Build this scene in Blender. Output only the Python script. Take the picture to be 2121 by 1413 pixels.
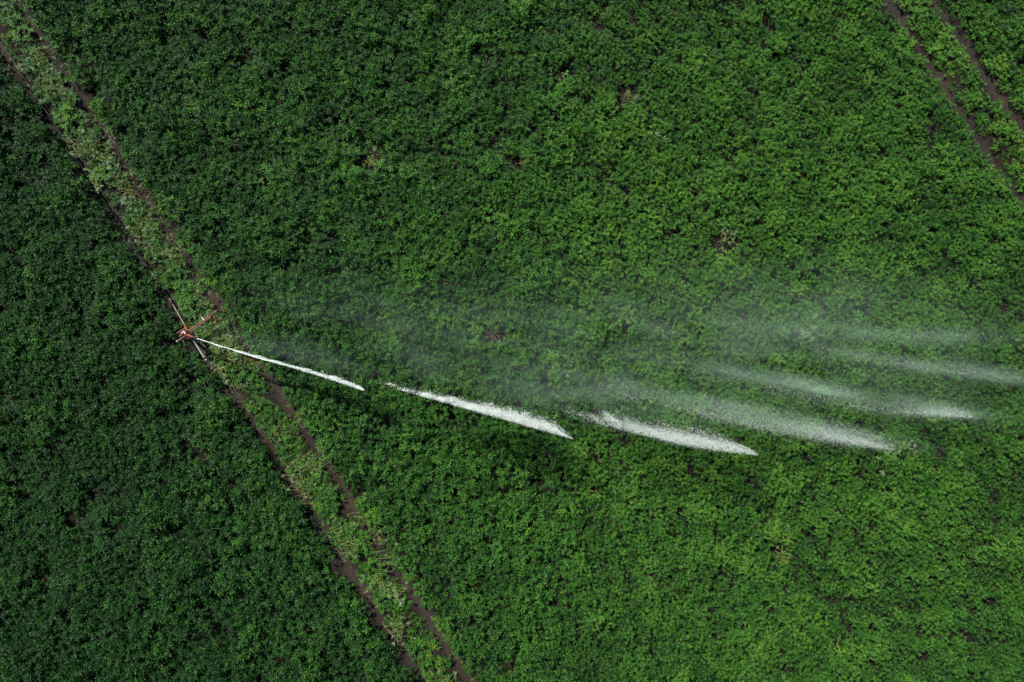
import bpy, math
import numpy as np

# ------------------------------------------------------------------ camera, sky, sun, exposure
for o in list(bpy.data.objects):
    bpy.data.objects.remove(o, do_unlink=True)
scene = bpy.context.scene
COL = scene.collection
S = 44.0                                   # photo pixels per metre on the ground
CAM_H = (2121 / S) * 24.0 / 36.0           # 24 mm lens looking straight down
cam_d = bpy.data.cameras.new("camera")
cam = bpy.data.objects.new("camera", cam_d)
COL.objects.link(cam)
cam.location = (0, 0, CAM_H)
cam.rotation_euler = (0, 0, 0)
cam_d.lens = 24.0
cam_d.sensor_width = 36.0
cam_d.clip_end = 3000
scene.camera = cam

SUN_ELEV = math.radians(43)
SX, SY = -0.60, 0.80                       # where the sun stands, seen from above
world = bpy.data.worlds.new("World")
scene.world = world
world.use_nodes = True
wn = world.node_tree
bg = wn.nodes['Background']
sky = wn.nodes.new('ShaderNodeTexSky')
sky.sky_type = 'NISHITA'
sky.sun_disc = False
sky.sun_elevation = SUN_ELEV
sky.sun_rotation = math.atan2(SX, SY)
wn.links.new(sky.outputs[0], bg.inputs[0])
bg.inputs[1].default_value = 0.05
sun_d = bpy.data.lights.new("sun", 'SUN')
sun = bpy.data.objects.new("sun", sun_d)
COL.objects.link(sun)
sun_d.energy = 5.0
sun_d.angle = math.radians(0.5)
sun_d.color = (1.0, 0.95, 0.86)
from mathutils import Vector, Matrix
sv = Vector((SX * math.cos(SUN_ELEV), SY * math.cos(SUN_ELEV), math.sin(SUN_ELEV)))
sun.rotation_euler = sv.to_track_quat('Z', 'Y').to_euler()
sun.location = (-20, 27, 40)
scene.view_settings.view_transform = 'Standard'
scene.view_settings.look = 'None'
scene.view_settings.exposure = 0.25
scene.view_settings.gamma = 1.0

rng = np.random.default_rng(7)

# ------------------------------------------------------------------ helpers
def W(px, py, h=0.0):
    """photo pixel -> world point at height h on the ray of that pixel"""
    k = (CAM_H - h) / CAM_H
    return np.array([(px - 1060.5) / S * k, (706.5 - py) / S * k, h])

def mesh_obj(name, verts, faces, mats, parent=None, smooth=False, mat_idx=None, link=True, attrs=None):
    """faces: (N,3) or (N,4) array, or list"""
    me = bpy.data.meshes.new(name)
    verts = np.asarray(verts, dtype=np.float32)
    if isinstance(faces, np.ndarray):
        nf, k = faces.shape
        me.vertices.add(len(verts)); me.vertices.foreach_set('co', verts.ravel())
        me.loops.add(nf * k); me.loops.foreach_set('vertex_index', faces.astype(np.int32).ravel())
        me.polygons.add(nf)
        me.polygons.foreach_set('loop_start', np.arange(0, nf * k, k, dtype=np.int32))
        me.update(calc_edges=True)
    else:
        me.from_pydata([tuple(v) for v in verts], [], faces)
        me.update()
    for m in mats:
        me.materials.append(m)
    if mat_idx is not None:
        me.polygons.foreach_set('material_index', np.asarray(mat_idx, dtype=np.int32))
    me.polygons.foreach_set('use_smooth', np.full(len(me.polygons), smooth))
    for an, (ty, data) in (attrs or {}).items():
        a = me.attributes.new(an, ty, 'POINT')
        a.data.foreach_set('vector' if ty == 'FLOAT_VECTOR' else 'value', np.asarray(data).ravel())
    o = bpy.data.objects.new(name, me)
    if link:
        COL.objects.link(o)
    if parent is not None:
        o.parent = parent
    return o

def tag(o, label=None, category=None, group=None, kind=None):
    if label: o['label'] = label
    if category: o['category'] = category
    if group: o['group'] = group
    if kind: o['kind'] = kind
    return o

def empty(name, loc):
    o = bpy.data.objects.new(name, None)
    o.empty_display_size = 0.3
    COL.objects.link(o)
    o.location = tuple(loc)
    return o

def lattice(seed, n=256):
    return np.random.default_rng(seed).random((n, n))
_L = {}
def vnoise(x, y, scale, seed=0):
    """smooth value noise in 0..1"""
    if seed not in _L: _L[seed] = lattice(seed)
    g = _L[seed]
    x = np.asarray(x) / scale + 1000.0; y = np.asarray(y) / scale + 1000.0
    xi = np.floor(x).astype(int); yi = np.floor(y).astype(int)
    fx = x - xi; fy = y - yi
    fx = fx * fx * (3 - 2 * fx); fy = fy * fy * (3 - 2 * fy)
    n = g.shape[0]
    a = g[xi % n, yi % n]; b = g[(xi + 1) % n, yi % n]
    c = g[xi % n, (yi + 1) % n]; d = g[(xi + 1) % n, (yi + 1) % n]
    return (a * (1 - fx) + b * fx) * (1 - fy) + (c * (1 - fx) + d * fx) * fy

# row frame: u runs across the rows, v runs along them (down-right in the picture)
ND = np.array([0.833, 0.553]); DD = np.array([0.553, -0.833])
def UV(x, y):
    return x * ND[0] + y * ND[1], x * DD[0] + y * DD[1]
def upx(u):    # photo-pixel row coordinate -> metres
    return (u - (1060.5 * 0.833 - 706.5 * 0.553)) / S
L1, L2, R1, R2 = upx(-50), upx(29.5), upx(1531), upx(1612)
ROW = 0.9
def wander(v, seed):
    return (vnoise(v, v * 0, 2.6, seed) - 0.5) * 0.22

# ------------------------------------------------------------------ materials
def new_mat(name):
    m = bpy.data.materials.new(name)
    m.use_nodes = True
    nt = m.node_tree
    return m, nt, nt.nodes['Principled BSDF'], nt.nodes['Material Output']

def plain(name, col, rough=0.5, metal=0.0, nscale=8.0, namt=0.25, rust=None, rust_amt=0.5):
    m, nt, b, out = new_mat(name)
    b.inputs['Roughness'].default_value = rough
    b.inputs['Metallic'].default_value = metal
    tc = nt.nodes.new('ShaderNodeTexCoord')
    n = nt.nodes.new('ShaderNodeTexNoise'); n.inputs['Scale'].default_value = nscale
    n.inputs['Detail'].default_value = 6
    nt.links.new(tc.outputs['Object'], n.inputs['Vector'])
    r = nt.nodes.new('ShaderNodeValToRGB')
    c = col
    r.color_ramp.elements[0].position = 0.35
    r.color_ramp.elements[1].position = 0.65
    lo = rust if rust else tuple(x * (1 - namt) for x in c)
    r.color_ramp.elements[0].color = (*lo, 1)
    r.color_ramp.elements[1].color = (*c, 1)
    if rust: r.color_ramp.elements[0].position = 0.35 + 0.15 * rust_amt - 0.08; r.color_ramp.elements[1].position = 0.5
    nt.links.new(n.outputs['Fac'], r.inputs[0])
    nt.links.new(r.outputs[0], b.inputs['Base Color'])
    bp = nt.nodes.new('ShaderNodeBump'); bp.inputs['Strength'].default_value = 0.15
    bp.inputs['Distance'].default_value = 0.01
    nt.links.new(n.outputs['Fac'], bp.inputs['Height'])
    nt.links.new(bp.outputs[0], b.inputs['Normal'])
    return m

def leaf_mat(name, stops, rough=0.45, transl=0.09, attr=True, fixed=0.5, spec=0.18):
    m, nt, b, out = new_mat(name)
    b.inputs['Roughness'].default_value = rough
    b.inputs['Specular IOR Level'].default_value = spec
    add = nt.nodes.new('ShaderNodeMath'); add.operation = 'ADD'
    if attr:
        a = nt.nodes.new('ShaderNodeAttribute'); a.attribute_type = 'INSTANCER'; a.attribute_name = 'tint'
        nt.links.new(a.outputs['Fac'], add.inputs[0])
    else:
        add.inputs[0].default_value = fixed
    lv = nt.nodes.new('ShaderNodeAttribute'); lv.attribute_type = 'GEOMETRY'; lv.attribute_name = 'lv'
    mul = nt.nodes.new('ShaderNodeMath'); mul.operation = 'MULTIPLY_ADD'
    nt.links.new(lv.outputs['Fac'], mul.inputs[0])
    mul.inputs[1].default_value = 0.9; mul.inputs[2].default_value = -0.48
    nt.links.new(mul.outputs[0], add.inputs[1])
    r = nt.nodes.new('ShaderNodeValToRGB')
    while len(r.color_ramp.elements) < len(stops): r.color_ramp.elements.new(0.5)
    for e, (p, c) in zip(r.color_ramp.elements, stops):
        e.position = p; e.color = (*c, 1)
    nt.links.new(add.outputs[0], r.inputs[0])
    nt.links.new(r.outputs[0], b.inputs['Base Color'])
    tr = nt.nodes.new('ShaderNodeBsdfTranslucent')
    hs = nt.nodes.new('ShaderNodeHueSaturation'); hs.inputs['Hue'].default_value = 0.48
    hs.inputs['Value'].default_value = 1.3
    nt.links.new(r.outputs[0], hs.inputs['Color'])
    nt.links.new(hs.outputs[0], tr.inputs['Color'])
    mx = nt.nodes.new('ShaderNodeMixShader'); mx.inputs[0].default_value = transl
    nt.links.new(b.outputs[0], mx.inputs[1]); nt.links.new(tr.outputs[0], mx.inputs[2])
    nt.links.new(mx.outputs[0], out.inputs[0])
    return m

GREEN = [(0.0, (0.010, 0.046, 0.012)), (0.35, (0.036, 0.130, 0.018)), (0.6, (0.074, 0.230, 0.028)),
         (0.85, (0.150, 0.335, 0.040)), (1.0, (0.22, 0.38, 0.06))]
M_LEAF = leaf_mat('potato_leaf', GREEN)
M_FLOWER = plain('potato_flower', (0.34, 0.30, 0.34), 0.6)
M_STEM = leaf_mat('stem_green', [(0, (0.06, 0.12, 0.03)), (1, (0.16, 0.22, 0.06))], 0.5, 0.1)
M_PSTEM = leaf_mat('pale_stem', [(0, (0.17, 0.24, 0.06)), (0.5, (0.30, 0.36, 0.12)), (1, (0.45, 0.42, 0.18))], 0.5, 0.1)
M_PLEAF = leaf_mat('pale_leaf_underside', [(0, (0.13, 0.24, 0.09)), (0.5, (0.24, 0.36, 0.18)), (1, (0.40, 0.50, 0.32))], 0.6, 0.2)
M_YLEAF = leaf_mat('yellow_leaf', [(0, (0.18, 0.24, 0.04)), (1, (0.34, 0.32, 0.07))], 0.6, 0.2)
M_DRY = leaf_mat('dry_stalk', [(0, (0.16, 0.09, 0.05)), (1, (0.42, 0.30, 0.18))], 0.8, 0.05)

def soil_mat():
    m, nt, b, out = new_mat('soil')
    b.inputs['Roughness'].default_value = 0.9
    b.inputs['Specular IOR Level'].default_value = 0.2
    tc = nt.nodes.new('ShaderNodeTexCoord')
    n1 = nt.nodes.new('ShaderNodeTexNoise'); n1.inputs['Scale'].default_value = 0.35; n1.inputs['Detail'].default_value = 4
    n2 = nt.nodes.new('ShaderNodeTexNoise'); n2.inputs['Scale'].default_value = 9; n2.inputs['Detail'].default_value = 9
    n2.inputs['Roughness'].default_value = 0.7
    for n in (n1, n2): nt.links.new(tc.outputs['Object'], n.inputs['Vector'])
    r1 = nt.nodes.new('ShaderNodeValToRGB')
    r1.color_ramp.elements[0].position = 0.4; r1.color_ramp.elements[0].color = (0.033, 0.029, 0.027, 1)
    r1.color_ramp.elements[1].position = 0.6; r1.color_ramp.elements[1].color = (0.046, 0.034, 0.028, 1)
    r2 = nt.nodes.new('ShaderNodeValToRGB')
    r2.color_ramp.elements[0].position = 0.35; r2.color_ramp.elements[0].color = (0.5, 0.5, 0.5, 1)
    r2.color_ramp.elements[1].position = 0.7; r2.color_ramp.elements[1].color = (1.5, 1.45, 1.4, 1)
    nt.links.new(n1.outputs['Fac'], r1.inputs[0]); nt.links.new(n2.outputs['Fac'], r2.inputs[0])
    mx = nt.nodes.new('ShaderNodeMix'); mx.data_type = 'RGBA'; mx.blend_type = 'MULTIPLY'; mx.inputs[0].default_value = 1.0
    nt.links.new(r1.outputs[0], mx.inputs[6]); nt.links.new(r2.outputs[0], mx.inputs[7])
    at = nt.nodes.new('ShaderNodeAttribute'); at.attribute_name = 'packed_unshaded'
    hm = nt.nodes.new('ShaderNodeMix'); hm.data_type = 'RGBA'; hm.blend_type = 'MULTIPLY'; hm.inputs[0].default_value = 1.0
    shade_mul = nt.nodes.new('ShaderNodeMapRange'); shade_mul.inputs['To Min'].default_value = 0.45; shade_mul.inputs['To Max'].default_value = 1.2  # field soil colour darkened to deepen shade in crop gaps; packed tracks stay lighter
    nt.links.new(at.outputs['Fac'], shade_mul.inputs['Value'])
    nt.links.new(mx.outputs[2], hm.inputs[6]); nt.links.new(shade_mul.outputs[0], hm.inputs[7])
    nt.links.new(hm.outputs[2], b.inputs['Base Color'])
    bp = nt.nodes.new('ShaderNodeBump'); bp.inputs['Strength'].default_value = 0.8; bp.inputs['Distance'].default_value = 0.04
    nt.links.new(n2.outputs['Fac'], bp.inputs['Height']); nt.links.new(bp.outputs[0], b.inputs['Normal'])
    return m
M_SOIL = soil_mat()

def water_mat():
    m, nt, b, out = new_mat('spray_water')
    b.inputs['Base Color'].default_value = (0.88, 0.95, 0.94, 1)
    b.inputs['Roughness'].default_value = 0.25
    tr = nt.nodes.new('ShaderNodeBsdfTranslucent'); tr.inputs['Color'].default_value = (0.86, 0.92, 0.92, 1)
    mx = nt.nodes.new('ShaderNodeMixShader'); mx.inputs[0].default_value = 0.3
    nt.links.new(b.outputs[0], mx.inputs[1]); nt.links.new(tr.outputs[0], mx.inputs[2])
    nt.links.new(mx.outputs[0], out.inputs[0])
    return m
M_WATER = water_mat()

# ------------------------------------------------------------------ ground (one sheet to the horizon, ridged and rutted near the camera)
def ridge(u):
    ph = (u - L1) / ROW
    return 0.09 * np.cos(2 * np.pi * (ph - 0.5))
def ground_z(x, y):
    u, v = UV(x, y)
    z = ridge(u) + (vnoise(x, y, 0.22, 3) - 0.5) * 0.07 + (vnoise(x, y, 0.8, 4) - 0.5) * 0.06
    for k, t in enumerate((L1, L2, R1, R2)):
        d = np.abs(u - t - wander(v, 20 + k))
        w = np.clip((0.34 - d) / 0.12, 0, 1)
        rut = -0.11 + (vnoise(x, y, 0.12, 5) - 0.5) * 0.04
        z = z * (1 - w) + rut * w
    fade = np.clip((60 - np.maximum(np.abs(x), np.abs(y))) / 15, 0, 1)
    return z * fade
inner_x = np.arange(-34, 34.01, 0.13); inner_y = np.arange(-26, 26.01, 0.13)
outer = np.array([38, 45, 60, 90, 150, 300, 600, 1200.0])
gx = np.concatenate([-outer[::-1], inner_x, outer]); gy = np.concatenate([-outer[::-1], inner_y, outer])
GX, GY = np.meshgrid(gx, gy)
GZ = ground_z(GX, GY)
nx, ny = len(gx), len(gy)
idx = np.arange(nx * ny).reshape(ny, nx)
gf = np.stack([idx[:-1, :-1], idx[:-1, 1:], idx[1:, 1:], idx[1:, :-1]], -1).reshape(-1, 4)
GU, GV = UV(GX, GY)
packed_unshaded = np.zeros_like(GX)  # high on tracks and openings, low where soil is darkened as canopy shade
for k, t in enumerate((L1, L2, R1, R2)):
    packed_unshaded = np.maximum(packed_unshaded, np.clip((0.42 - np.abs(GU - t - wander(GV, 20 + k))) / 0.15, 0, 1))
for hx_, hy_ in ((1498, 503), (1022, 692), (772, 330), (1302, 200)):
    c_ = W(hx_, hy_); packed_unshaded = np.maximum(packed_unshaded, 0.7 * np.clip(1.4 - np.hypot(GX - c_[0], GY - c_[1]) / 0.45, 0, 1))
packed_unshaded = packed_unshaded * (0.35 + 0.65 * np.clip(vnoise(GX, GY, 2.0, 8) * 1.6 - 0.1, 0, 1))
ground = mesh_obj('ground', np.stack([GX, GY, GZ], -1).reshape(-1, 3), gf, [M_SOIL], smooth=True, attrs={'packed_unshaded': ('FLOAT', packed_unshaded.astype(np.float32))})
tag(ground, kind='structure')

# ------------------------------------------------------------------ plant models
def leaflets(P, D, N, L, Wd, fold=0.25):
    """diamond leaflets folded at the midrib. P base, D direction, N normal, L length, Wd width -> verts, tris"""
    D = D / np.linalg.norm(D, axis=1, keepdims=True)
    Sd = np.cross(N, D); Sd /= np.maximum(np.linalg.norm(Sd, axis=1, keepdims=True), 1e-6)
    Nn = np.cross(D, Sd)
    L = L[:, None]; Wd = Wd[:, None]
    base = P
    mid = P + D * L * 0.5
    a = P + D * L * 0.38 + Sd * Wd + Nn * Wd * fold
    b = P + D * L * 0.38 - Sd * Wd + Nn * Wd * fold
    a2 = P + D * L * 0.75 + Sd * Wd * 0.62 + Nn * Wd * fold * 0.3
    b2 = P + D * L * 0.75 - Sd * Wd * 0.62 + Nn * Wd * fold * 0.3
    tip = P + D * L - Nn * L * 0.12
    V = np.stack([base, a, a2, tip, b2, b], 1).reshape(-1, 3)
    n = len(P); o = (np.arange(n) * 6)[:, None]
    F = np.concatenate([o + np.array([[0, 3, 2]]), o + np.array([[0, 2, 1]]), o + np.array([[0, 4, 3]]), o + np.array([[0, 5, 4]])], 0)
    return V, F

def tube_path(pts, rad, sides=5):
    pts = np.asarray(pts, float); rad = np.broadcast_to(np.asarray(rad, float), (len(pts),))
    T = np.gradient(pts, axis=0); T /= np.maximum(np.linalg.norm(T, axis=1, keepdims=True), 1e-9)
    up = np.array([0, 0, 1.0]) if abs(T[0, 2]) < 0.9 else np.array([1.0, 0, 0])
    A = np.cross(T, up); A /= np.maximum(np.linalg.norm(A, axis=1, keepdims=True), 1e-9)
    B = np.cross(T, A)
    th = np.arange(sides) * 2 * np.pi / sides
    V = pts[:, None] + rad[:, None, None] * (np.cos(th)[None, :, None] * A[:, None] + np.sin(th)[None, :, None] * B[:, None])
    F = []
    n = len(pts)
    for i in range(n - 1):
        for j in range(sides):
            a = i * sides + j; b = i * sides + (j + 1) % sides
            F.append((a, b, b + sides)); F.append((a, b + sides, a + sides))
    for j in range(1, sides - 1):
        F.append((0, j + 1, j)); e = (n - 1) * sides; F.append((e, e + j, e + j + 1))
    return V.reshape(-1, 3), np.array(F)

class Acc:
    def __init__(s): s.V = []; s.F = []; s.M = []; s.A = []; s.n = 0
    def add(s, V, F, mi, lv=None):
        s.V.append(V); s.F.append(F + s.n); s.M.append(np.full(len(F), mi)); s.n += len(V)
        s.A.append(np.full(len(V), 0.5) if lv is None else lv)
    def build(s, name, mats, parent=None, link=True):
        return mesh_obj(name, np.concatenate(s.V), np.concatenate(s.F), mats, parent, False, np.concatenate(s.M), link,
                        {'lv': ('FLOAT', np.concatenate(s.A).astype(np.float32))})

def compound_leaf(acc, r, P, az, pitch, length, size, mi, lvbase, nrm_jit=0.45, flip=1.0, npairs=3):
    """one potato leaf: terminal leaflet and pairs of side leaflets along a drooping rachis"""
    d = np.array([math.cos(az) * math.cos(pitch), math.sin(az) * math.cos(pitch), math.sin(pitch)])
    side = np.array([-math.sin(az), math.cos(az), 0])
    Pn, Dn, Ln = [], [], []
    for k in range(npairs + 1):
        t = 1 - k / (npairs + 0.6)
        p = P + d * length * t + np.array([0, 0, -0.10 * length * t * t])
        if k == 0:
            Pn.append(p); Dn.append(d); Ln.append(size * 1.15)
        else:
            for s in (-1, 1):
                Pn.append(p); Dn.append(side * s + d * 0.55 + r.normal(0, 0.15, 3)); Ln.append(size * (1 - 0.17 * (k - 1)) * r.uniform(0.8, 1.1))
    Pn = np.array(Pn); Dn = np.array(Dn); Ln = np.array(Ln)
    Nn = np.array([0, 0, 1.0]) * flip + r.normal(0, nrm_jit, (len(Pn), 3)) * np.array([1, 1, 0.4]) + d * 0.25
    V, F = leaflets(Pn, Dn, Nn, Ln, Ln * 0.36)
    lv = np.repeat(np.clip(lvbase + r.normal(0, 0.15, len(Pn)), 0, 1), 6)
    acc.add(V, F, mi, lv)
    return d

def potato_plant(seed, R=0.44, H=0.52, ntop=10, leaflet=0.062, flowers=0, link=False, yellow=0, ros=0.085):
    r = np.random.default_rng(seed); acc = Acc()
    tops = []                                    # many stems, each topped by its own rosette, kept apart from one another
    for _ in range(400):
        a_, rr_ = r.uniform(0, 6.283), R * 0.88 * math.sqrt(r.random())
        p = np.array([rr_ * math.cos(a_), rr_ * math.sin(a_)])
        if all(np.hypot(*(p - q)) > ros * 1.55 for q in tops): tops.append(p)
        if len(tops) >= ntop: break
    for i, p in enumerate(tops):
        rr_ = np.hypot(*p)
        tip = np.array([p[0], p[1], H * (1 - 0.30 * (rr_ / R) ** 2) * r.uniform(0.66, 1.1)])
        V, F = tube_path([tip * np.array([0.15, 0.15, 0]), tip * np.array([0.6, 0.6, 0.55]), tip * np.array([1, 1, 0.97])], [0.010, 0.008, 0.005], 3)
        acc.add(V, F, 1)
        nl = r.integers(6, 9)
        base = r.normal(0, 0.10)
        for j in range(nl):                       # rosette
            f = (j + 0.5) / nl
            compound_leaf(acc, r, tip + np.array([0, 0, -f * 0.05]), j * 2.4 + r.uniform(-0.4, 0.4), 0.85 - 0.8 * f + r.normal(0, 0.15),
                          ros * (0.45 + 0.75 * f) * r.uniform(0.85, 1.15), leaflet * (0.62 + 0.38 * f) * r.uniform(0.85, 1.1),
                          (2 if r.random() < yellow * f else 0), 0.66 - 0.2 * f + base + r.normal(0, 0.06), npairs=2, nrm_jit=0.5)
        for j in range(r.integers(1, 3)):         # lower leaves
            compound_leaf(acc, r, tip * np.array([0.85, 0.85, r.uniform(0.25, 0.55)]), r.uniform(0, 6.283), r.normal(-0.1, 0.25),
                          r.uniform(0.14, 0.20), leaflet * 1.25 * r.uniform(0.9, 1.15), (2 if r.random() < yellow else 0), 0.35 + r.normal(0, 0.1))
        if i < flowers:
            n = r.integers(1, 4)
            P = tip + np.array([0, 0, 0.05]) + r.normal(0, 0.022, (n, 3))
            for q in range(n):
                th = r.uniform(0, 6.28) + np.arange(5) * 2 * np.pi / 5
                ring = P[q] + 0.011 * np.stack([np.cos(th), np.sin(th), th * 0 + 0.25], -1)
                V = np.concatenate([P[q][None], ring]); F = np.array([[0, 1 + k, 1 + (k + 1) % 5] for k in range(5)])
                acc.add(V, F, 3)
    return acc.build('potato_plant_model', [M_LEAF, M_STEM, M_YLEAF, M_FLOWER], link=link)

def curved_stem(r, P0, az, length, rise=0.12, curl=1.0, n=7):
    pts = []; p = np.array(P0, float); a = az; step = length / (n - 1); c = r.normal(0, curl)
    for i in range(n):
        pts.append(p.copy())
        t = i / (n - 1)
        p = p + np.array([math.cos(a), math.sin(a), 0]) * step
        p[2] = P0[2] + rise * math.sin(math.pi * min(1, t * 0.8 + 0.1))
        a += c * step * 3 + r.normal(0, 0.12)
    return np.array(pts), a

def sprawl(acc_s, acc_l, r, n, spread, az0=None, azs=6.28, leafn=4, lsize=0.075, smat=0, lmat=0, z0=0.1, yellow=0.0, lenr=(0.35, 0.8), rad=0.010, rachis=False):
    """lodged plant: pale stems lying flat, leaf clusters with the undersides up"""
    for i in range(n):
        az = r.uniform(0, 6.28) if az0 is None else az0 + r.normal(0, azs)
        P0 = np.array([r.normal(0, spread), r.normal(0, spread), z0 + r.uniform(0, 0.08)])
        pts, a = curved_stem(r, P0, az, r.uniform(*lenr), r.uniform(0.02, 0.16))
        V, F = tube_path(pts, np.linspace(rad, rad * 0.55, len(pts)), 4)
        acc_s.add(V, F, smat, np.full(len(V), r.uniform(0, 1)))
        for k in range(leafn):
            j = len(pts) - 1
            mi = lmat + (1 if r.random() < yellow else 0)
            if rachis:
                aa = a + (k - (leafn - 1) / 2) * 0.8
                V, F = tube_path([pts[j], pts[j] + np.array([math.cos(aa), math.sin(aa), 0.1]) * 0.12], [0.008, 0.005], 4)
                acc_l.add(V, F, mi)
                compound_leaf(acc_l, r, pts[j], aa, 0.1, 0.13, lsize * r.uniform(0.7, 1.15), mi, r.uniform(0.3, 1.0), 0.4, npairs=2)
                continue
            compound_leaf(acc_l, r, pts[j] + np.array([0, 0, 0.01]), a + r.normal(0, 0.9), r.normal(0.1, 0.25), r.uniform(0.07, 0.16),
                          lsize * r.uniform(0.6, 1.15), mi, r.uniform(0.2, 1.0), 0.5, npairs=2)

lib = bpy.data.collections.new('plant_models')       # never linked to the scene: only read by the crop's geometry nodes
models = []
def reg(o): models.append(o); o.name = 'model_%02d' % len(models); lib.objects.link(o)
for k in range(5): reg(potato_plant(100 + k, R=0.44, H=0.64, ntop=5, flowers=2, leaflet=0.082, ros=0.135))                 # 0-4   tall, flowering
for k in range(5): reg(potato_plant(200 + k, R=0.44, H=0.64, ntop=5, flowers=1, leaflet=0.082, ros=0.135))                 # 5-9   tall
for k in range(5): reg(potato_plant(300 + k, R=0.42, H=0.54, ntop=8, flowers=1, leaflet=0.056, ros=0.086))   # 10-14 mid, finer
for k in range(3): reg(potato_plant(400 + k, R=0.36, H=0.28, ntop=9, leaflet=0.055, ros=0.08, yellow=0.2))  # 15-17 low yellowing
for k in range(5):                                                                        # 18-22 lodged pale
    a = Acc(); r = np.random.default_rng(500 + k)
    sprawl(a, a, r, 6, 0.14, leafn=2, smat=0, lmat=1, lsize=0.07, yellow=0.06, rad=0.012)
    reg(a.build('lodged_plant_model', [M_PSTEM, M_PLEAF, M_YLEAF], link=False))

def scatter(name, pos, rot, scl, ix, tint):
    n = len(pos)
    me = bpy.data.meshes.new(name)
    me.vertices.add(n); me.vertices.foreach_set('co', pos.astype(np.float32).ravel())
    for an, ty, d in (('rot', 'FLOAT_VECTOR', rot), ('scl', 'FLOAT_VECTOR', scl), ('idx', 'INT', ix), ('tint', 'FLOAT', tint)):
        a = me.attributes.new(an, ty, 'POINT')
        a.data.foreach_set('vector' if ty == 'FLOAT_VECTOR' else 'value', d.astype(np.int32 if ty == 'INT' else np.float32).ravel())
    for m in (M_LEAF, M_STEM): me.materials.append(m)
    o = bpy.data.objects.new(name, me); COL.objects.link(o)
    ng = bpy.data.node_groups.new(name + '_nodes', 'GeometryNodeTree')
    ng.interface.new_socket('Geometry', in_out='INPUT', socket_type='NodeSocketGeometry')
    ng.interface.new_socket('Geometry', in_out='OUTPUT', socket_type='NodeSocketGeometry')
    N = ng.nodes
    gi = N.new('NodeGroupInput'); go = N.new('NodeGroupOutput')
    ci = N.new('GeometryNodeCollectionInfo'); ci.inputs['Collection'].default_value = lib
    ci.inputs['Separate Children'].default_value = True; ci.inputs['Reset Children'].default_value = True
    ip = N.new('GeometryNodeInstanceOnPoints'); ip.inputs['Pick Instance'].default_value = True
    def at(nm, ty):
        q = N.new('GeometryNodeInputNamedAttribute'); q.data_type = ty; q.inputs['Name'].default_value = nm
        return q.outputs[0]
    lk = ng.links.new
    lk(gi.outputs[0], ip.inputs['Points']); lk(ci.outputs[0], ip.inputs['Instance'])
    lk(at('idx', 'INT'), ip.inputs['Instance Index'])
    lk(at('rot', 'FLOAT_VECTOR'), ip.inputs['Rotation']); lk(at('scl', 'FLOAT_VECTOR'), ip.inputs['Scale'])
    lk(ip.outputs[0], go.inputs[0])
    md = o.modifiers.new('instances', 'NODES'); md.node_group = ng
    return o

# ------------------------------------------------------------------ the crop
# (photo px, py, radius of the opening in m)
HOLES = [(1498, 503, .42), (1302, 200, .34), (772, 330, .42), (1022, 692, .42), (1164, 776, .26), (1072, 336, .30), (914, 538, .26),
         (1622, 1098, .24), (1612, 1140, .24), (1343, 1188, .22), (1226, 1008, .20), (424, 936, .34), (792, 797, .25), (394, 222, .25),
         (556, 385, .22), (1290, 676, .24), (1436, 398, .18), (1870, 926, .22), (1332, 265, .14), (1156, 160, .2), (700, 880, .2),
         (1262, 1058, .14), (1020, 448, .24), (1060, 470, .22), (995, 460, .18), (690, 1165, .3), (642, 1290, .3), (240, 1100, .25), (90, 1190, .2)]
H_XY = np.array([W(a, b)[:2] for a, b, c in HOLES]); H_R = np.array([c for a, b, c in HOLES])

def side(x):       # 0 at the left of the picture, 1 at the right
    return np.clip((x + 17) / 32, 0, 1)
def in_lane(u, a, b, m=0.0): return (u > a - m) & (u < b + m)

XM, YM = 31.0, 23.0
P = []
k = -80
while True:                                   # rows every 0.45 m: on the ridges, and filling between them
    u0 = L1 + 0.225 + 0.45 * k
    k += 1
    if u0 > 42: break
    vs = np.arange(-45, 45, 0.30)
    vs = vs + rng.uniform(-0.13, 0.13, len(vs)); us = u0 + rng.normal(0, 0.13, len(vs))
    # pull towards the ridge crests
    ph = (us - L1) / ROW - 0.5; us = us - 0.12 * (ph - np.round(ph)) * ROW
    xs = us * ND[0] + vs * DD[0]; ys = us * ND[1] + vs * DD[1]
    P.append(np.stack([xs, ys, us, vs], 1))
P = np.concatenate(P)
P = P[(np.abs(P[:, 0]) < XM) & (np.abs(P[:, 1]) < YM)]
x, y, u, v = P.T
s = side(x)
keep = np.ones(len(P), bool)
lane = in_lane(u, L1, L2); laneR = in_lane(u, R1, R2)
# clearance of the wheel tracks
for kk, (t, c) in enumerate(((L1, .19), (L2, .20), (R1, .18), (R2, .21))):
    d = np.abs(u - t - wander(v, 20 + kk))
    patch = vnoise(x, y, 0.9, 30 + kk)
    need = c + np.where(kk < 2, 0.16 * (patch - 0.5), 0.05)
    keep &= d > need
# openings of the photo
for (hx, hy), hr in zip(H_XY, H_R):
    keep &= (x - hx) ** 2 + (y - hy) ** 2 > (hr + 0.05 + 0.16 * (hr > 0.3)) ** 2
# random gaps, more of them on the left where the plants are large and separate
gap = vnoise(u * 1.9, v * 0.8, 0.55, 41) * 0.65 + vnoise(x, y, 2.2, 42) * 0.35
gapm = gap < (0.375 - 0.12 * s)
# lane between the left tracks is thinned
ln = vnoise(x, y, 0.7, 43)
keep &= ~(lane & (ln < 0.20))
keep &= ~(laneR & (ln < 0.08))
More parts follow.
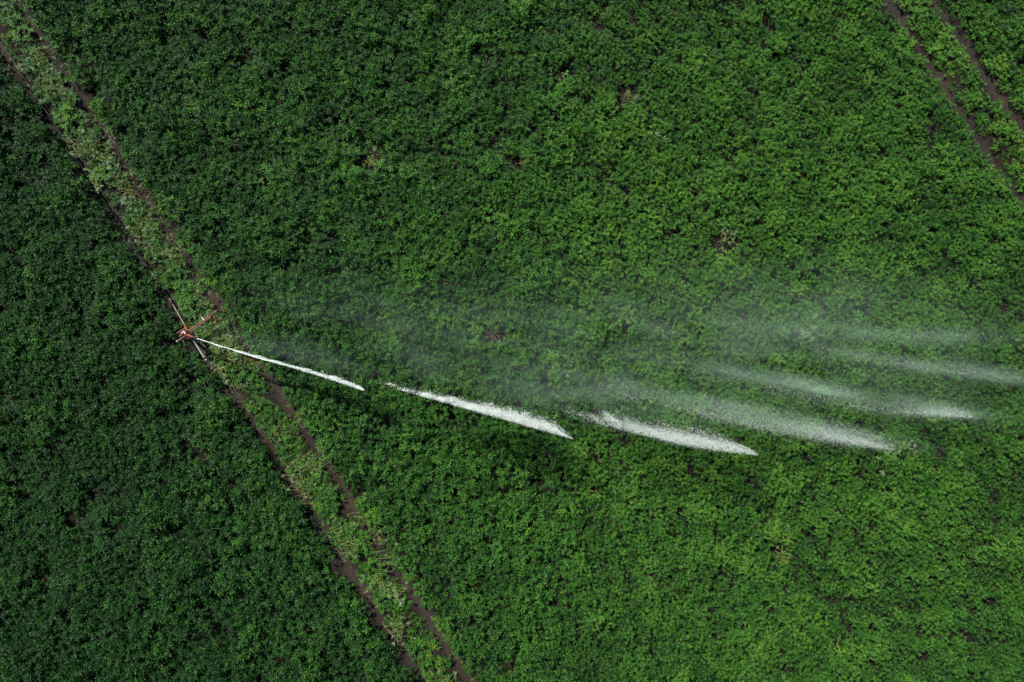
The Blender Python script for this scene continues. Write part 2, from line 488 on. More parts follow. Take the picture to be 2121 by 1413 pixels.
# between-ridge rows are thinner on the left
ph = (u - L1) / ROW - 0.5; off = np.abs(ph - np.round(ph))
keep &= ~((off > 0.17) & (rng.random(len(P)) < 0.08 * (1 - s)))
x, y, u, v, s, lane, laneR, gapm = (a[keep] for a in (x, y, u, v, s, lane, laneR, gapm))
n = len(x)
near = np.minimum.reduce([np.abs(u - t) for t in (L1, L2)])
nearR = np.minimum.reduce([np.abs(u - t) for t in (R1, R2)])
big = vnoise(x, y, 3.5, 50); med = vnoise(x, y, 1.1, 51); fin = vnoise(x, y, 0.45, 52)
leftfield = np.clip((L1 - u) / 3 + 0.0, 0, 1)
scl = (1.06 - 0.16 * s) * (0.84 + 0.34 * med) * rng.uniform(0.84, 1.14, n)
hsc = scl * (0.66 + 0.72 * fin) * (0.9 + 0.2 * big)
nr = u > L1
ragged = 0.17 * vnoise(x, y, 0.8, 55)
cap = np.where(nr, (near - 0.12 + ragged) / 0.44, (near - 0.06 + ragged) / 0.42)
lim = cap < scl
scl = np.where(lim, np.maximum(cap, 0.22), scl); hsc = np.where((near < 0.6) & nr, hsc * 0.62, hsc)
cap = (nearR - 0.07) / 0.44
scl = np.where(cap < scl, np.maximum(cap, 0.22), scl); hsc = np.where(nearR < 0.6, hsc * 0.60, hsc)
scl = np.where(lane, scl * 0.9, scl); hsc = np.where(lane, hsc * 0.55, hsc)
tint = 0.15 + 0.31 * s - 0.11 * np.clip((x - 9) / 14, 0, 1) - 0.05 * np.clip((np.abs(y) - 9) / 7, 0, 1) + 0.26 * (fin - 0.5) + 0.08 * (big - 0.5) + 0.20 * (med - 0.5) + rng.normal(0, 0.075, n)  # darker towards left and outer edges: vignette put into the leaf colour
tint += np.where((near < 0.7) & (u > L2), 0.20, 0) + np.where(lane, 0.16, 0) + np.where(nearR < 0.75, 0.10, 0) + np.where(laneR, 0.08, 0)
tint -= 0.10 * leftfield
gapm &= ~lane
hsc = np.where(gapm, hsc * 0.30, hsc); scl = np.where(gapm, scl * 0.62, scl)
for (hx, hy), hr in zip(H_XY, H_R):
    d = np.sqrt((x - hx) ** 2 + (y - hy) ** 2)
    w = np.clip(1 - (d - hr) / 0.5, 0, 1)
    tint += 0.22 * w; hsc *= 1 - 0.30 * w
ix = np.where(s < 0.33, rng.integers(0, 10, n), np.where(s < 0.62, rng.integers(4, 15, n), rng.integers(10, 15, n)))
ix = np.where((u < L1) & (rng.random(n) < 0.5), rng.integers(0, 5, n), ix)
low = (lane & (rng.random(n) < 0.5)) | ((near < 0.6) & (u > L2) & (rng.random(n) < 0.45)) | (laneR & (rng.random(n) < 0.35))
ix = np.where(low, rng.integers(15, 18, n), ix)
pos = np.stack([x, y, ground_z(x, y) - 0.03], 1)
rot = np.stack([rng.normal(0, 0.13, n), rng.normal(0, 0.13, n), rng.uniform(0, 6.283, n)], 1)
sc3 = np.stack([scl, scl, hsc], 1)
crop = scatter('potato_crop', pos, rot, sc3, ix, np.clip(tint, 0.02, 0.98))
tag(crop, 'dense dark green potato foliage covering the whole field', 'crop', kind='stuff')
print('plants', n)

# lodged pale plants between and beside the left tracks (far too tangled to count)
LP = []
m_ = 1500
uu = rng.uniform(L1 - 0.15, L2 + 0.40, m_); vv = rng.uniform(-42, 42, m_)
xx = uu * ND[0] + vv * DD[0]; yy = uu * ND[1] + vv * DD[1]
clump = vnoise(xx, yy, 0.9, 60) * 0.6 + vnoise(xx, yy, 3.0, 61) * 0.4
okk = (clump > 0.50) & (np.abs(xx) < XM) & (np.abs(yy) < YM)
for t, kk in ((L1, 0), (L2, 1)):
    okk &= (np.abs(uu - t - wander(vv, 20 + kk)) > 0.30 + 0.25 * (rng.random(m_) - 0.5))
xx, yy, uu, vv = xx[okk], yy[okk], uu[okk], vv[okk]
q = len(xx)
lod = scatter('lodged_foliage', np.stack([xx, yy, ground_z(xx, yy) + rng.uniform(0.02, 0.20, q)], 1),
              np.stack([rng.normal(0, .15, q), rng.normal(0, .15, q), rng.uniform(0, 6.28, q)], 1),
              np.repeat(rng.uniform(0.55, 1.05, q)[:, None], 3, 1), rng.integers(18, 23, q), rng.uniform(-0.15, 0.6, q))
tag(lod, 'pale flattened stems and leaves tangled between the wheel tracks', 'flattened plants', kind='stuff')

# isolated collapsed plants in the openings: things of their own
WILT = [
 (1498, 503, 'large bare hollow of pale stems with two white-green leaves, right of centre', 11, 0.55, 0.0, (0.3, 0.55), 0.15),
 (1302, 203, 'collapsed pale plant with a whitish leaf at its right, upper part of field', 8, 0.2, 0.0, (0.25, 0.45), 0.2),
 (772, 328, 'long brown and yellow collapsed plant in the upper left middle field', 12, -0.8, 0.0, (0.25, 0.45), 0.5),
 (1022, 692, 'straw coloured dead plant on brown soil under the thin spray, centre of field', 10, -0.8, 0.9, (0.2, 0.4), 0.6),
 (1164, 776, 'small dead straw tuft just above the third water burst', 8, -1.0, 0.9, (0.15, 0.32), 0.5),
 (1072, 336, 'small dry plant under a dark gap at the top centre of field', 7, 0.3, 0.8, (0.15, 0.3), 0.4),
 (914, 540, 'yellow collapsed plant in a small gap left of centre', 8, 0.2, 0.3, (0.15, 0.3), 0.6),
 (1668, 684, 'loose cluster of whitish leaves lying on the crop above the far spray', 6, 0.6, 0.0, (0.3, 0.6), 0.0),
 (1872, 926, 'small pale plant by a hole at the tip of the fourth water burst', 5, 0.3, 0.0, (0.2, 0.4), 0.0),
 (1815, 952, 'string of pale leaves on the crop just below the fourth water burst', 5, 0.2, 0.0, (0.3, 0.7), 0.0),
 (1622, 1098, 'brown and yellow plant in a dark hole, lower right field, upper of two', 6, -0.5, 0.4, (0.15, 0.35), 0.5),
 (1612, 1140, 'orange-yellow drying plant, lower right field, lower of two', 9, -1.1, 0.5, (0.15, 0.35), 0.7),
 (1343, 1188, 'thin tan collapsed plant in the lower middle of field', 6, -1.0, 0.4, (0.15, 0.35), 0.3),
 (1226, 1008, 'tiny reddish dried plant below the gap between second and third bursts', 5, -1.0, 0.7, (0.12, 0.28), 0.5),
 (424, 936, 'yellowing sparse plant in a dark gap left of the wheel tracks', 8, 0.2, 0.2, (0.2, 0.45), 0.5),
 (792, 797, 'brown dried plant at the faint start of the second water burst', 9, -1.2, 0.8, (0.2, 0.4), 0.4),
 (394, 222, 'narrow strip of tan stalks in the upper left field', 5, -0.9, 0.8, (0.15, 0.3), 0.3),
 (1438, 398, 'faded green-white plant lying flat in the upper right field', 6, 0.1, 0.0, (0.2, 0.4), 0.0),
 (1333, 262, 'single small whitish leaf sprig, upper right of centre', 3, 1.2, 0.0, (0.1, 0.22), 0.0),
 (1362, 292, 'pair of small white-green leaves down-right of a whitish sprig', 3, -1.0, 0.0, (0.12, 0.25), 0.0),
]
for i, (px, py, lab, ns, az, dry, lr, yl) in enumerate(WILT):
    r = np.random.default_rng(900 + i)
    hole = any(abs(px - a) < 8 and abs(py - b) < 8 for a, b, c in HOLES)
    p = W(px, py)
    zb = float(ground_z(p[0], p[1])) if hole else 0.26
    e = empty('wilted_plant', (p[0], p[1], zb))
    tag(e, lab, 'wilted plant', 'isolated wilted plants in the crop')
    for j in range(ns):
        a1, a2 = Acc(), Acc()
        sprawl(a1, a2, r, 1, 0.17 if hole else 0.22, az0=az, azs=0.6 if hole else 1.6, leafn=2 if hole else 3,
               z0=0.20 if hole else 0.14, yellow=yl, lenr=lr, lsize=0.07 if hole else 0.095, rad=0.014, rachis=True)
        st = a1.build('stem', [M_DRY if r.random() < dry else M_PSTEM], e)
        a2.build('leaf_cluster', [M_PLEAF, M_YLEAF], st)

# ------------------------------------------------------------------ hose
hp = [(-420, -560), (-200, -230), (-60, 0), (8, 98), (46, 156), (70, 190), (92, 226), (131, 283), (154, 320), (177, 357), (193, 380), (223, 430),
      (247, 460), (269, 492), (290, 527), (309, 555), (326, 580), (348, 614), (359, 632)]
def smooth_path(pts, m=8):
    pts = np.asarray(pts, float); out = []
    for i in range(len(pts) - 1):
        p0 = pts[max(i - 1, 0)]; p1 = pts[i]; p2 = pts[i + 1]; p3 = pts[min(i + 2, len(pts) - 1)]
        for t in np.linspace(0, 1, m, endpoint=False):
            out.append(0.5 * ((2 * p1) + (-p0 + p2) * t + (2 * p0 - 5 * p1 + 4 * p2 - p3) * t * t + (-p0 + 3 * p1 - 3 * p2 + p3) * t ** 3))
    out.append(pts[-1]); return np.array(out)
M_HOSE = plain('black_polyethylene', (0.018, 0.020, 0.024), 0.22, 0, 30, 0.3)
path = smooth_path([W(a, b, 0.06) for a, b in hp], 8)
path[:, 2] = 0.0 + (vnoise(path[:, 0], path[:, 1], 1.3, 77) - 0.5) * 0.05 + 0.02
path[-8:, 2] = np.linspace(path[-9, 2], 0.17, 8)
V, F = tube_path(path, 0.034, 10)
hose = mesh_obj('hose', V, F, [M_HOSE], smooth=True)
tag(hose, 'black irrigation hose lying in the left wheel track behind the sprinkler cart', 'hose')

# puddle in the right hand track beside the cart
M_PUD, nt, b, out = new_mat('muddy_water')
b.inputs['Base Color'].default_value = (0.012, 0.014, 0.02, 1); b.inputs['Roughness'].default_value = 0.06
c = W(470, 671)
th = np.linspace(0, 2 * np.pi, 40, endpoint=False)
rr = 1 + 0.22 * np.sin(2 * th + 1) + 0.12 * np.sin(5 * th)
pu = np.stack([c[0] + rr * (0.30 * np.cos(th) * DD[0] + 0.13 * np.sin(th) * ND[0]), c[1] + rr * (0.30 * np.cos(th) * DD[1] + 0.13 * np.sin(th) * ND[1]), np.full(40, -0.085)], 1)
pv = np.concatenate([[[c[0], c[1], -0.085]], pu])
puddle = mesh_obj('puddle_water', pv, np.array([[0, 1 + k, 1 + (k + 1) % 40] for k in range(40)]), [M_PUD])
tag(puddle, kind='structure')

# ------------------------------------------------------------------ sprinkler cart
M_RED = plain('red_paint', (0.24, 0.045, 0.035), 0.5, 0, 14, 0.2, rust=(0.13, 0.04, 0.025), rust_amt=0.6)
M_PINK = plain('faded_red_steel', (0.30, 0.145, 0.125), 0.45, 0.0, 18, 0.2, rust=(0.15, 0.06, 0.045), rust_amt=0.8)
M_ORANGE = plain('orange_paint', (0.27, 0.075, 0.022), 0.5, 0, 14, 0.2, rust=(0.20, 0.055, 0.02), rust_amt=0.6)
M_GALV = plain('galvanised_steel', (0.66, 0.60, 0.60), 0.38, 0.25, 22, 0.25)
M_PIPE = plain('weathered_pipe', (0.42, 0.33, 0.30), 0.45, 0, 25, 0.3, rust=(0.16, 0.09, 0.06), rust_amt=0.8)
M_BLACK = plain('black_rubber', (0.015, 0.015, 0.016), 0.5, 0, 20, 0.3)
M_WHITE = plain('white_plate', (0.78, 0.72, 0.72), 0.4, 0, 10, 0.15)
cp = W(384, 692, 0.0)
cart = empty('sprinkler_cart', (cp[0], cp[1], -0.11))
tag(cart, 'red sprinkler gun cart with orange nozzle straddling the left wheel tracks', 'sprinkler')
import bmesh
def local(pt): return (pt[0] - cp[0], pt[1] - cp[1], pt[2] + 0.11)
class PB:                      # collects tubes and bevelled boxes, one mesh per part
    def __init__(s): s.bm = bmesh.new()
    def tube(s, pts, r, sides=12, flange=None):
        pts = np.array([local(p) for p in pts]); V, F = tube_path(pts, r, sides)
        vs = [s.bm.verts.new(tuple(q)) for q in V]
        for f in F:
            try: s.bm.faces.new([vs[i] for i in f])
            except ValueError: pass
        return s
    def box(s, c, d, size, rz=None, tilt=0):
        """c centre (world), d horizontal direction of its length, size (l,w,h)"""
        t = bmesh.new(); bmesh.ops.create_cube(t, size=1)
        bmesh.ops.scale(t, vec=size, verts=t.verts)
        bmesh.ops.bevel(t, geom=t.edges, offset=min(size) * 0.12, segments=2, affect='EDGES')
        a = math.atan2(d[1], d[0])
        M = Matrix.Translation(local(c)) @ Matrix.Rotation(a, 4, 'Z') @ Matrix.Rotation(tilt, 4, 'Y')
        bmesh.ops.transform(t, matrix=M, verts=t.verts)
        me = bpy.data.meshes.new('tmp'); t.to_mesh(me); t.free(); s.bm.from_mesh(me); bpy.data.meshes.remove(me)
        return s
    def disc(s, c, axis, r, w, sides=24, hub=0.0):
        axis = np.array(axis, float); axis /= np.linalg.norm(axis)
        c = np.array(c)
        pts = [c - axis * w / 2, c - axis * w * 0.35, c + axis * w * 0.35, c + axis * w / 2]
        return s.tube(pts, [r * 0.86, r, r, r * 0.86], sides)
    def done(s, name, mat, parent=None, label=None, smooth=True):
        bmesh.ops.recalc_face_normals(s.bm, faces=s.bm.faces)
        me = bpy.data.meshes.new(name); s.bm.to_mesh(me); s.bm.free()
        me.materials.append(mat)
        if smooth:
            me.polygons.foreach_set('use_smooth', np.ones(len(me.polygons), bool))
            try: me.set_sharp_from_angle(angle=math.radians(35))
            except Exception: pass
        o = bpy.data.objects.new(name, me); COL.objects.link(o); o.parent = parent or cart
        if label: o['label'] = label
        return o
HB = 0.95
ax = W(449, 643, HB) - W(390, 685, HB); axl = np.linalg.norm(ax); axd = ax / axl         # along the cross beams
pd = np.array([axd[1], -axd[0], 0])                                                       # towards the lower right of the picture
# two cross beams
PB().tube([W(389.5, 685.5, HB), W(420, 664, HB), W(449.5, 642.8, HB)], 0.031, 12).done('cross_beam', M_PINK)
PB().tube([W(390.5, 690.2, HB), W(414, 673.2, HB), W(437.5, 655.8, HB)], 0.027, 12).done('cross_beam', M_PINK)
# clamp plates joining the beams
for (a, b) in ((434, 656), (398, 682.5), (421.5, 665.5)):
    PB().box(W(a, b, HB), axd, (0.05, 0.20, 0.085)).done('clamp', M_RED)
# short upright with its bracket on the outer beam
PB().tube([W(418.0, 657.2, HB + 0.05), W(422.6, 663.4, HB + 0.03)], 0.034, 10).done('locking_pin', M_WHITE)
PB().box(W(417.2, 655.6, HB + 0.02), axd, (0.11, 0.07, 0.09)).done('bracket', M_RED)
# legs with skid runners in both tracks
def leg(px, py, top):
    a = W(px, py, top); f = np.array([a[0], a[1], -0.06])
    L = PB().tube([a, (a + f) / 2 + pd * 0.02, f], 0.026, 10).done('leg', M_RED)
    sk = PB(); w3 = np.array([DD[0], DD[1], 0])
    sk.tube([f - w3 * 0.22 + np.array([0, 0, 0.13]), f - w3 * 0.17 + np.array([0, 0, 0.02]), f, f + w3 * 0.17 + np.array([0, 0, 0.02]), f + w3 * 0.22 + np.array([0, 0, 0.13])], 0.03, 8)
    o = sk.done('skid', M_RED); o.parent = L
leg(447.5, 644.5, HB - 0.02)
leg(373.0, 702.5, HB - 0.05)
# hanging bracket at the beam's outer end, in shadow
PB().box(W(446.3, 661.5, 0.42), pd, (0.20, 0.06, 0.10)).tube([W(443, 657.5, 0.60), W(446, 661, 0.45), W(449.5, 665.5, 0.36)], 0.022, 8).done('foot_bracket', M_RED)
# left arm
PB().tube([W(386, 694.2, HB), W(376, 700.8, HB), W(366.8, 707.0, HB)], 0.030, 12).done('side_arm', M_PINK)
PB().disc(W(366.6, 707.1, HB), -axd, 0.036, 0.05, 12).done('end_cap', M_WHITE)
# body: turntable block, ribs, plate
PB().box(W(381.6, 689.6, HB + 0.10), axd, (0.30, 0.17, 0.20)).done('body', M_RED)
for q in (-0.15, 0.02, 0.16):
    c0 = W(379.5, 690.5, HB + 0.14)
    PB().box(c0 + pd * 0.0 - axd * 0.05 + np.array([pd[0] * q, pd[1] * q, 0]), axd, (0.34, 0.035, 0.16)).done('rib', M_PINK)
PB().box(W(381.8, 688.6, HB + 0.245), pd, (0.17, 0.062, 0.03)).done('plate', M_WHITE)
PB().box(W(377.2, 689.0, HB + 0.235), axd, (0.12, 0.03, 0.03)).done('plate', M_WHITE)
PB().tube([W(371.5, 686.8, HB + 0.2), W(377.5, 683.2, HB + 0.22), W(383.5, 680.2, HB + 0.2)], 0.010, 6).done('trip_rod', M_PINK)
# gun: riser with flange, elbow, barrel, nozzle
PB().tube([W(384, 692, 0.2), W(384, 692, 0.7), W(384.3, 692, HB + 0.05)], 0.055, 14).done('riser', M_RED)
PB().disc(W(386.5, 693.2, HB + 0.10), (0, 0, 1), 0.075, 0.04, 16).done('flange', M_PINK)
bar = PB().tube([W(386.5, 693.0, HB + 0.12), W(388.6, 694.0, HB + 0.19), W(394.0, 696.3, HB + 0.29), W(400.5, 698.8, HB + 0.39)], [0.056, 0.054, 0.047, 0.040], 14).done('gun_barrel', M_ORANGE)
nz = PB().tube([W(400.3, 698.7, HB + 0.39), W(404, 700.0, HB + 0.44), W(408.5, 701.6, HB + 0.50)], [0.046, 0.040, 0.022], 14).done('nozzle', M_BLACK); nz.parent = bar
tr_ = PB().tube([W(386.5, 698.0, HB + 0.16), W(389.5, 701.8, HB + 0.18), W(394.5, 699.3, HB + 0.24), W(404.5, 696.6, HB + 0.42), W(410.5, 698.6, HB + 0.48)], 0.013, 6).done('swing_arm', M_PINK); tr_.parent = bar
PB().tube([W(391, 699.5, HB + 0.10), W(400, 703.5, HB + 0.42), W(411.0, 707.0, HB + 0.29)], 0.012, 6).box(W(411.2, 706.6, HB + 0.54), pd, (0.13, 0.03, 0.10)).done('counterweight_arm', M_BLACK)
# supply elbow (orange) and galvanised inlet pipe joined to the hose
PB().tube([W(383.2, 674.0, 0.66), W(384.6, 678.5, 0.74), W(387.3, 683.5, 0.84), W(388.5, 690.0, 0.90)], [0.050, 0.058, 0.062, 0.062], 14).disc(W(383.6, 674.8, 0.67), W(384.6, 678.5, 0.72) - W(383.2, 674, 0.66), 0.085, 0.04, 16).done('elbow_pipe', M_ORANGE)
inlet = [W(358.5, 631.5, 0.16), W(364, 641.5, 0.28), W(373, 657, 0.42), W(383.4, 674.4, 0.665)]
PB().tube(inlet, 0.021, 12).done('inlet_pipe', M_PIPE)
for t in (0.12, 0.42, 0.75):
    i_ = int(t * 3); f_ = t * 3 - i_; c_ = inlet[i_] * (1 - f_) + inlet[i_ + 1] * f_
    PB().disc(c_, inlet[i_ + 1] - inlet[i_], 0.034, 0.035, 12).done('pipe_coupling', M_ORANGE)
# long drawbar at the rear
da, db = W(400.0, 704.3, 0.84), W(423.3, 741.0, 0.74)
PB().tube([da, (da + db) / 2, db], 0.038, 14).done('drawbar', M_GALV)
PB().disc(db + (db - da) / np.linalg.norm(db - da) * 0.03, db - da, 0.048, 0.08, 14).done('collar', M_BLACK)
PB().tube([W(388, 695, 0.80), W(394, 699, 0.82), da + (db - da) * 0.02], 0.036, 10).done('drawbar_mount', M_RED)
e_ = W(426.2, 745.4, 0.73)
PB().tube([db + (db - da) * 0.03, e_ - (db - da) * 0.01, e_ + (db - da) * 0.012, e_ + (db - da) * 0.03], [0.016, 0.03, 0.042, 0.012], 12).done('hitch_ball', M_WHITE)

# ------------------------------------------------------------------ water: jets, bursts and drifting mist built from droplets
def tetra(pos, size, r, stretch=None):
    n = len(pos)
    base = np.array([[1, 1, 1], [1, -1, -1], [-1, 1, -1], [-1, -1, 1]]) / 1.732
    q = r.normal(size=(n, 4)); q /= np.linalg.norm(q, axis=1, keepdims=True)
    w, a, b, c = q.T
    R = np.stack([1 - 2 * (b * b + c * c), 2 * (a * b - c * w), 2 * (a * c + b * w),
                  2 * (a * b + c * w), 1 - 2 * (a * a + c * c), 2 * (b * c - a * w),
                  2 * (a * c - b * w), 2 * (b * c + a * w), 1 - 2 * (a * a + b * b)], 1).reshape(n, 3, 3)
    V = np.einsum('nij,kj->nki', R, base) * size[:, None, None]
    if stretch is not None:
        d, k = stretch
        V = V + (V @ d)[..., None] * d * k
    V = V + pos[:, None]
    o = (np.arange(n) * 4)[:, None]
    F = np.concatenate([o + np.array([[0, 1, 2]]), o + np.array([[0, 3, 1]]), o + np.array([[0, 2, 3]]), o + np.array([[1, 3, 2]])], 0)
    return V.reshape(-1, 3), F

def along(keys, t):
    """keys rows (px, py, h); t in 0..1 -> world points and unit tangents"""
    K = np.array([W(a, b, h) for a, b, h in keys]); K = smooth_path(K, 12)
    d = np.r_[0, np.cumsum(np.linalg.norm(np.diff(K, axis=0), axis=1))]; d /= d[-1]
    P_ = np.stack([np.interp(t, d, K[:, i]) for i in range(3)], 1)
    T_ = K[-1] - K[0]; T_ = T_ / np.linalg.norm(T_)
    return P_, T_

def burst(label, keys, n, n_fine, dens, width, crisp=0.25, size=(0.008, 0.02), core=None, seed=0, drop=0.9, streak=140, edge=0.45):
    """a travelling slug of water. dens/width: lists of (t, value); the leading edge (lower in the picture) is crisp, the other side trails off"""
    r = np.random.default_rng(seed)
    e = empty('water_burst', W(*keys[0]))
    e0 = np.array(e.location)
    tag(e, label, 'water spray', 'bursts of water thrown by the sprinkler gun')
    tt = np.linspace(0, 1, 400)
    D = np.interp(tt, [a for a, b in dens], [b for a, b in dens]); Wd = np.interp(tt, [a for a, b in width], [b for a, b in width])
    cdf = np.cumsum(D * 1.0); cdf /= cdf[-1]
    # streak centres first, then droplets around them: gives ragged, feathered lumps
    ts = np.interp(r.random(streak), cdf, tt); os_ = np.where(r.random(streak) < edge, np.abs(r.normal(0, 0.16, streak)), np.minimum(r.exponential(0.5, streak), 1.8))
    wt = r.lognormal(0, 0.7, streak); wt /= wt.sum()
    def make(nn, spread, sz, long_):
        k = r.choice(streak, nn, p=wt)
        t = ts[k] + r.normal(0, long_, nn)
        t = np.where((t < 0) | (t > 1), np.interp(r.random(nn), cdf, tt), t)
        wv = 0.62 * np.interp(t, tt, Wd) / S
        o = os_[k] + r.normal(0, spread, nn)
        o = np.where(o < 0, o * crisp, o)
        P_, T_ = along(keys, t)
        up = np.array([-T_[1], T_[0], 0]); up /= np.linalg.norm(up)         # trailing side: up in the picture
        P_ = P_ + up * (o * wv)[:, None]
        fall = r.random(nn) ** 1.1 * (P_[:, 2] - 0.6) * drop * np.clip(wv / (0.14 if core else 0.3), 0, 1)      # the water rains out as a curtain
        P_[:, 2] = P_[:, 2] + r.normal(0, 0.35, nn) * wv - fall
        V, F = tetra(P_ - e0, r.uniform(*sz, nn), r, (T_, 0.9))
        return V, F
    V, F = make(n, 0.16, size, 0.012)
    mesh_obj('droplets', V, F, [M_WATER], e)['kind'] = 'stuff'
    V, F = make(n_fine, 0.55, (size[0] * 0.45, size[0] * 0.9), 0.05)
    mesh_obj('fine_spray', V, F, [M_WATER], e)['kind'] = 'stuff'
    if core:
        m = 260
        t = np.linspace(core[0], core[1], m); P_, T_ = along(keys, t)
        rad = np.interp(t, [a for a, b in core[2]], [b for a, b in core[2]]) * (0.75 + 0.6 * vnoise(t * 60, t * 0, 1.0, 80 + seed))
        up = np.array([-T_[1], T_[0], 0])
        P_ = P_ + up * ((vnoise(t * 40, t * 0, 1.0, 90 + seed) - 0.5) * rad * 1.2)[:, None]
        V, F = tube_path(P_ - e0, rad, 9)
        V = V + np.repeat((vnoise(V[:, 0] + e0[0], V[:, 1] + V[:, 2], 0.07, 95)[:, None] - 0.5) * rad.max() * 0.5, 3, 1) * np.array([1, 1, 1])
        mesh_obj('jet_core', V, F, [M_WATER], e, smooth=True)
    return e

NZ = HB + 0.51
burst('thin solid white jet leaving the sprinkler nozzle, nearest the cart', [(408.5, 701.6, NZ), (520, 737, 1.9), (640, 772, 2.4), (752, 809, 2.9)],
      5000, 5000, [(0, .1), (.3, .5), (.6, 1), (.93, 1), (1, .6)], [(0, 1.0), (.2, 1.8), (.5, 3.4), (.8, 5.5), (.95, 5), (1, 1.5)],
      crisp=0.6, size=(0.008, 0.022), core=(0, 0.55, [(0, .018), (.25, .024), (.4, .022), (.55, .005)]), seed=1, streak=160, drop=0.8)
burst('second burst from the gun, long bright white plume with ragged upper edge', [(770, 792, 3.6), (900, 828, 4.0), (1050, 870, 4.3), (1188, 910, 4.4)],
      6500, 15000, [(0, .0), (.15, .08), (.4, .7), (.7, 1.2), (.92, 1), (.95, .5), (1, .12)], [(0, 6), (.25, 9), (.5, 13), (.8, 17), (.9, 16), (.95, 7), (1, 2)],
      crisp=0.35, size=(0.009, 0.022), seed=2, streak=170)
burst('third burst, broad white plume feathered like a wing along its top', [(1165, 862, 4.4), (1300, 894, 4.4), (1440, 926, 4.2), (1573, 944, 4.0)],
      9000, 20000, [(0, .0), (.2, .15), (.45, .75), (.7, 1.1), (.92, .9), (1, .4)], [(0, 14), (.3, 20), (.6, 27), (.8, 25), (.93, 13), (1, 3)],
      crisp=0.35, size=(0.007, 0.016), seed=3, streak=420, drop=1.2)
burst('fourth burst, grainy translucent plume ending in a blunt tip', [(1200, 800, 4.0), (1400, 850, 3.9), (1620, 900, 3.5), (1866, 936, 3.0)],
      7500, 22000, [(0, 0), (.3, .12), (.6, .5), (.85, 1), (.97, .9), (1, .6)], [(0, 26), (.5, 34), (.8, 34), (.97, 24), (1, 14)],
      crisp=0.7, size=(0.005, 0.012), seed=4, streak=700, edge=0.08, drop=1.2)
burst('fifth burst, faint drifting plume with a small white head', [(1430, 782, 2.8), (1650, 822, 2.7), (1850, 857, 2.4), (2025, 866, 2.0)],
      2200, 11000, [(0, 0), (.5, .2), (.8, .5), (.88, 1.1), (.97, 1), (1, .4)], [(0, 34), (.5, 34), (.85, 24), (.97, 16), (1, 10)],
      crisp=0.8, size=(0.005, 0.012), seed=5, streak=700, edge=0.05, drop=1.0)
burst('farthest burst, thin pale veil running off the right side', [(1680, 722, 3.0), (1880, 758, 2.6), (2060, 784, 2.1), (2260, 812, 1.2)],
      900, 6000, [(0, .15), (.4, .8), (.6, 1), (1, .8)], [(0, 30), (.5, 30), (1, 28)],
      crisp=0.9, size=(0.005, 0.011), seed=6, streak=700, edge=0.0, drop=0.8)

# drifting mist over the crop: a real fog volume
#        px    py  half-length half-width slope height density
MIST = [(560, 722, 60, 14, .32, 2.0, 0.06), (650, 738, 90, 22, .30, 2.2, 0.05), (850, 735, 110, 40, .22, 2.4, 0.026), (960, 790, 130, 30, .24, 2.6, 0.026),
        (1090, 815, 150, 34, .2, 2.8, 0.045), (900, 680, 190, 40, .15, 2.2, 0.028), (1250, 820, 160, 30, .2, 2.8, 0.06), (1200, 730, 230, 55, .12, 2.3, 0.035),
        (1330, 800, 170, 13, .17, 2.8, 0.06), (1500, 846, 160, 14, .19, 2.8, 0.11), (1700, 895, 110, 12, .15, 2.6, 0.14),
        (1430, 700, 230, 50, .12, 2.3, 0.035), (1750, 695, 150, 16, .08, 2.2, 0.06), (1950, 695, 130, 12, .07, 2.0, 0.07),
        (1560, 780, 170, 13, .16, 2.5, 0.06), (1780, 822, 140, 12, .17, 2.4, 0.09), (1965, 856, 50, 8, .08, 2.0, 0.12),
        (1850, 748, 140, 13, .17, 2.1, 0.07), (2010, 775, 110, 13, .14, 2.0, 0.075), (620, 640, 90, 34, .1, 2.0, 0.02), (1600, 620, 240, 60, .05, 2.0, 0.02),
        (850, 640, 190, 40, .1, 2.0, 0.02), (1800, 660, 200, 60, .08, 2.0, 0.02), (1650, 800, 250, 60, .15, 2.2, 0.02), (1450, 650, 330, 80, .08, 2.2, 0.018), (1850, 800, 220, 90, .1, 2.0, 0.018)]
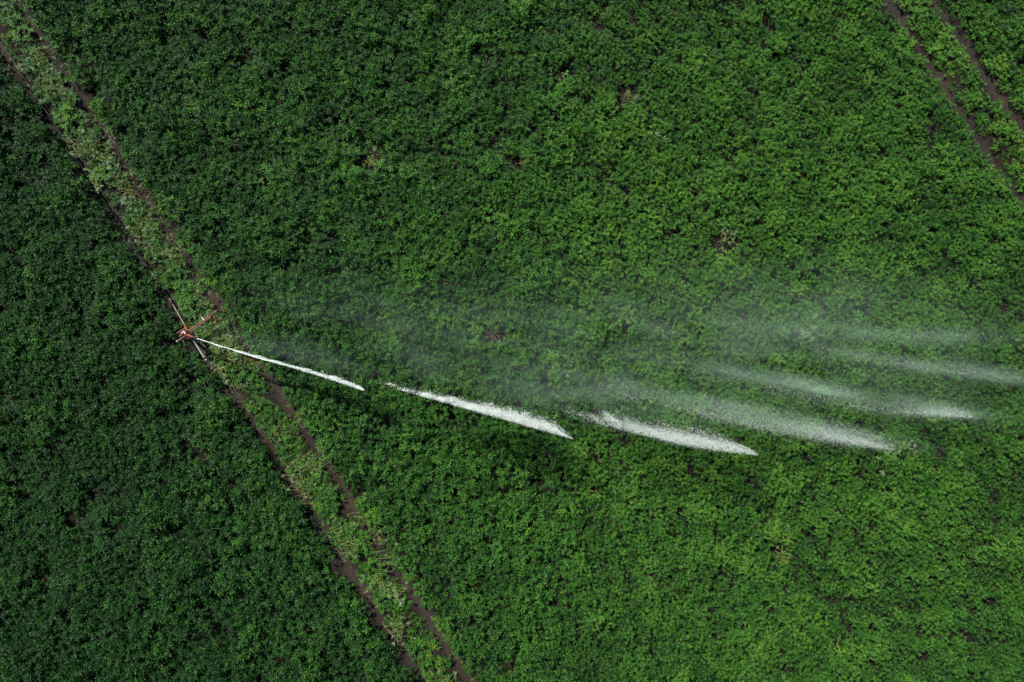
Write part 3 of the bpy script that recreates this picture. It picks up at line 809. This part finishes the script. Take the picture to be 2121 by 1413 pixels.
def mist():
    me = bpy.data.meshes.new('mist'); o = bpy.data.objects.new('mist', me); COL.objects.link(o)
    m = bpy.data.materials.new('mist_air'); m.use_nodes = True; nt = m.node_tree
    for nd in list(nt.nodes):
        if nd.type != 'OUTPUT_MATERIAL': nt.nodes.remove(nd)
    out = [nd for nd in nt.nodes if nd.type == 'OUTPUT_MATERIAL'][0]
    pv = nt.nodes.new('ShaderNodeVolumePrincipled')
    pv.inputs['Color'].default_value = (0.70, 0.99, 0.86, 1); pv.inputs['Density'].default_value = 1.0
    pv.inputs['Anisotropy'].default_value = -0.45
    nt.links.new(pv.outputs[0], out.inputs['Volume'])
    ng = bpy.data.node_groups.new('mist_nodes', 'GeometryNodeTree')
    ng.interface.new_socket('Geometry', in_out='INPUT', socket_type='NodeSocketGeometry')
    ng.interface.new_socket('Geometry', in_out='OUTPUT', socket_type='NodeSocketGeometry')
    N = ng.nodes; lk = ng.links.new
    go = N.new('NodeGroupOutput'); vc = N.new('GeometryNodeVolumeCube'); sm = N.new('GeometryNodeSetMaterial')
    sm.inputs['Material'].default_value = m
    vc.inputs['Min'].default_value = (-14.5, -6.5, 0.7); vc.inputs['Max'].default_value = (27.0, 4.5, 5.5)
    vc.inputs['Resolution X'].default_value = 330; vc.inputs['Resolution Y'].default_value = 100; vc.inputs['Resolution Z'].default_value = 20
    def val(v):
        return v
    def mth(op, a, b=None, c=None):
        q = N.new('ShaderNodeMath'); q.operation = op
        for i, z in enumerate((a, b, c)):
            if z is None: continue
            if isinstance(z, (int, float)): q.inputs[i].default_value = float(z)
            else: lk(z, q.inputs[i])
        return q.outputs[0]
    pn = N.new('GeometryNodeInputPosition'); sx = N.new('ShaderNodeSeparateXYZ'); lk(pn.outputs[0], sx.inputs[0])
    X, Y, Z = sx.outputs
    total = None
    for (a, b, hl, hw, sl, h, dn) in MIST:
        c = W(a, b, h); L = math.hypot(1, sl); ca, sa = 1 / L, -sl / L
        k = (CAM_H - h) / CAM_H
        dx = mth('SUBTRACT', X, c[0]); dy = mth('SUBTRACT', Y, c[1]); dz = mth('MULTIPLY', mth('SUBTRACT', Z, h), 1 / 0.9)
        p = mth('MULTIPLY', mth('ADD', mth('MULTIPLY', dx, ca), mth('MULTIPLY', dy, sa)), S / (hl * k))
        q = mth('MULTIPLY', mth('ADD', mth('MULTIPLY', dx, -sa), mth('MULTIPLY', dy, ca)), S / (hw * k))
        # sharper on the lower side
        q = mth('MULTIPLY', q, mth('ADD', 1.0, mth('MULTIPLY', mth('LESS_THAN', q, 0.0), 0.8)))
        r2 = mth('ADD', mth('ADD', mth('MULTIPLY', p, p), mth('MULTIPLY', q, q)), mth('MULTIPLY', dz, dz))
        g = mth('MULTIPLY', mth('EXPONENT', mth('MULTIPLY', r2, -0.6)), dn)
        total = g if total is None else mth('ADD', total, g)
    mp = N.new('ShaderNodeVectorMath'); mp.operation = 'MULTIPLY'; mp.inputs[1].default_value = (0.35, 1.3, 0.8)
    vr = N.new('ShaderNodeVectorRotate'); vr.rotation_type = 'Z_AXIS'; vr.inputs['Angle'].default_value = 0.19
    lk(pn.outputs[0], vr.inputs['Vector']); lk(vr.outputs[0], mp.inputs[0])
    nz = N.new('ShaderNodeTexNoise'); nz.inputs['Scale'].default_value = 1.0; nz.inputs['Detail'].default_value = 4
    lk(mp.outputs[0], nz.inputs['Vector'])
    nf = mth('MULTIPLY', mth('SUBTRACT', nz.outputs['Fac'], 0.33), 5.0)
    nf = mth('MAXIMUM', nf, 0.05)
    dens = mth('MULTIPLY', mth('MULTIPLY', total, nf), MIST_GAIN)
    lk(dens, vc.inputs['Density']); lk(vc.outputs[0], sm.inputs[0]); lk(sm.outputs[0], go.inputs[0])
    md = o.modifiers.new('fog', 'NODES'); md.node_group = ng
    tag(o, 'pale water mist drifting over the crop beside the bursts', 'mist', kind='stuff')
MIST_GAIN = 0.52
mist()
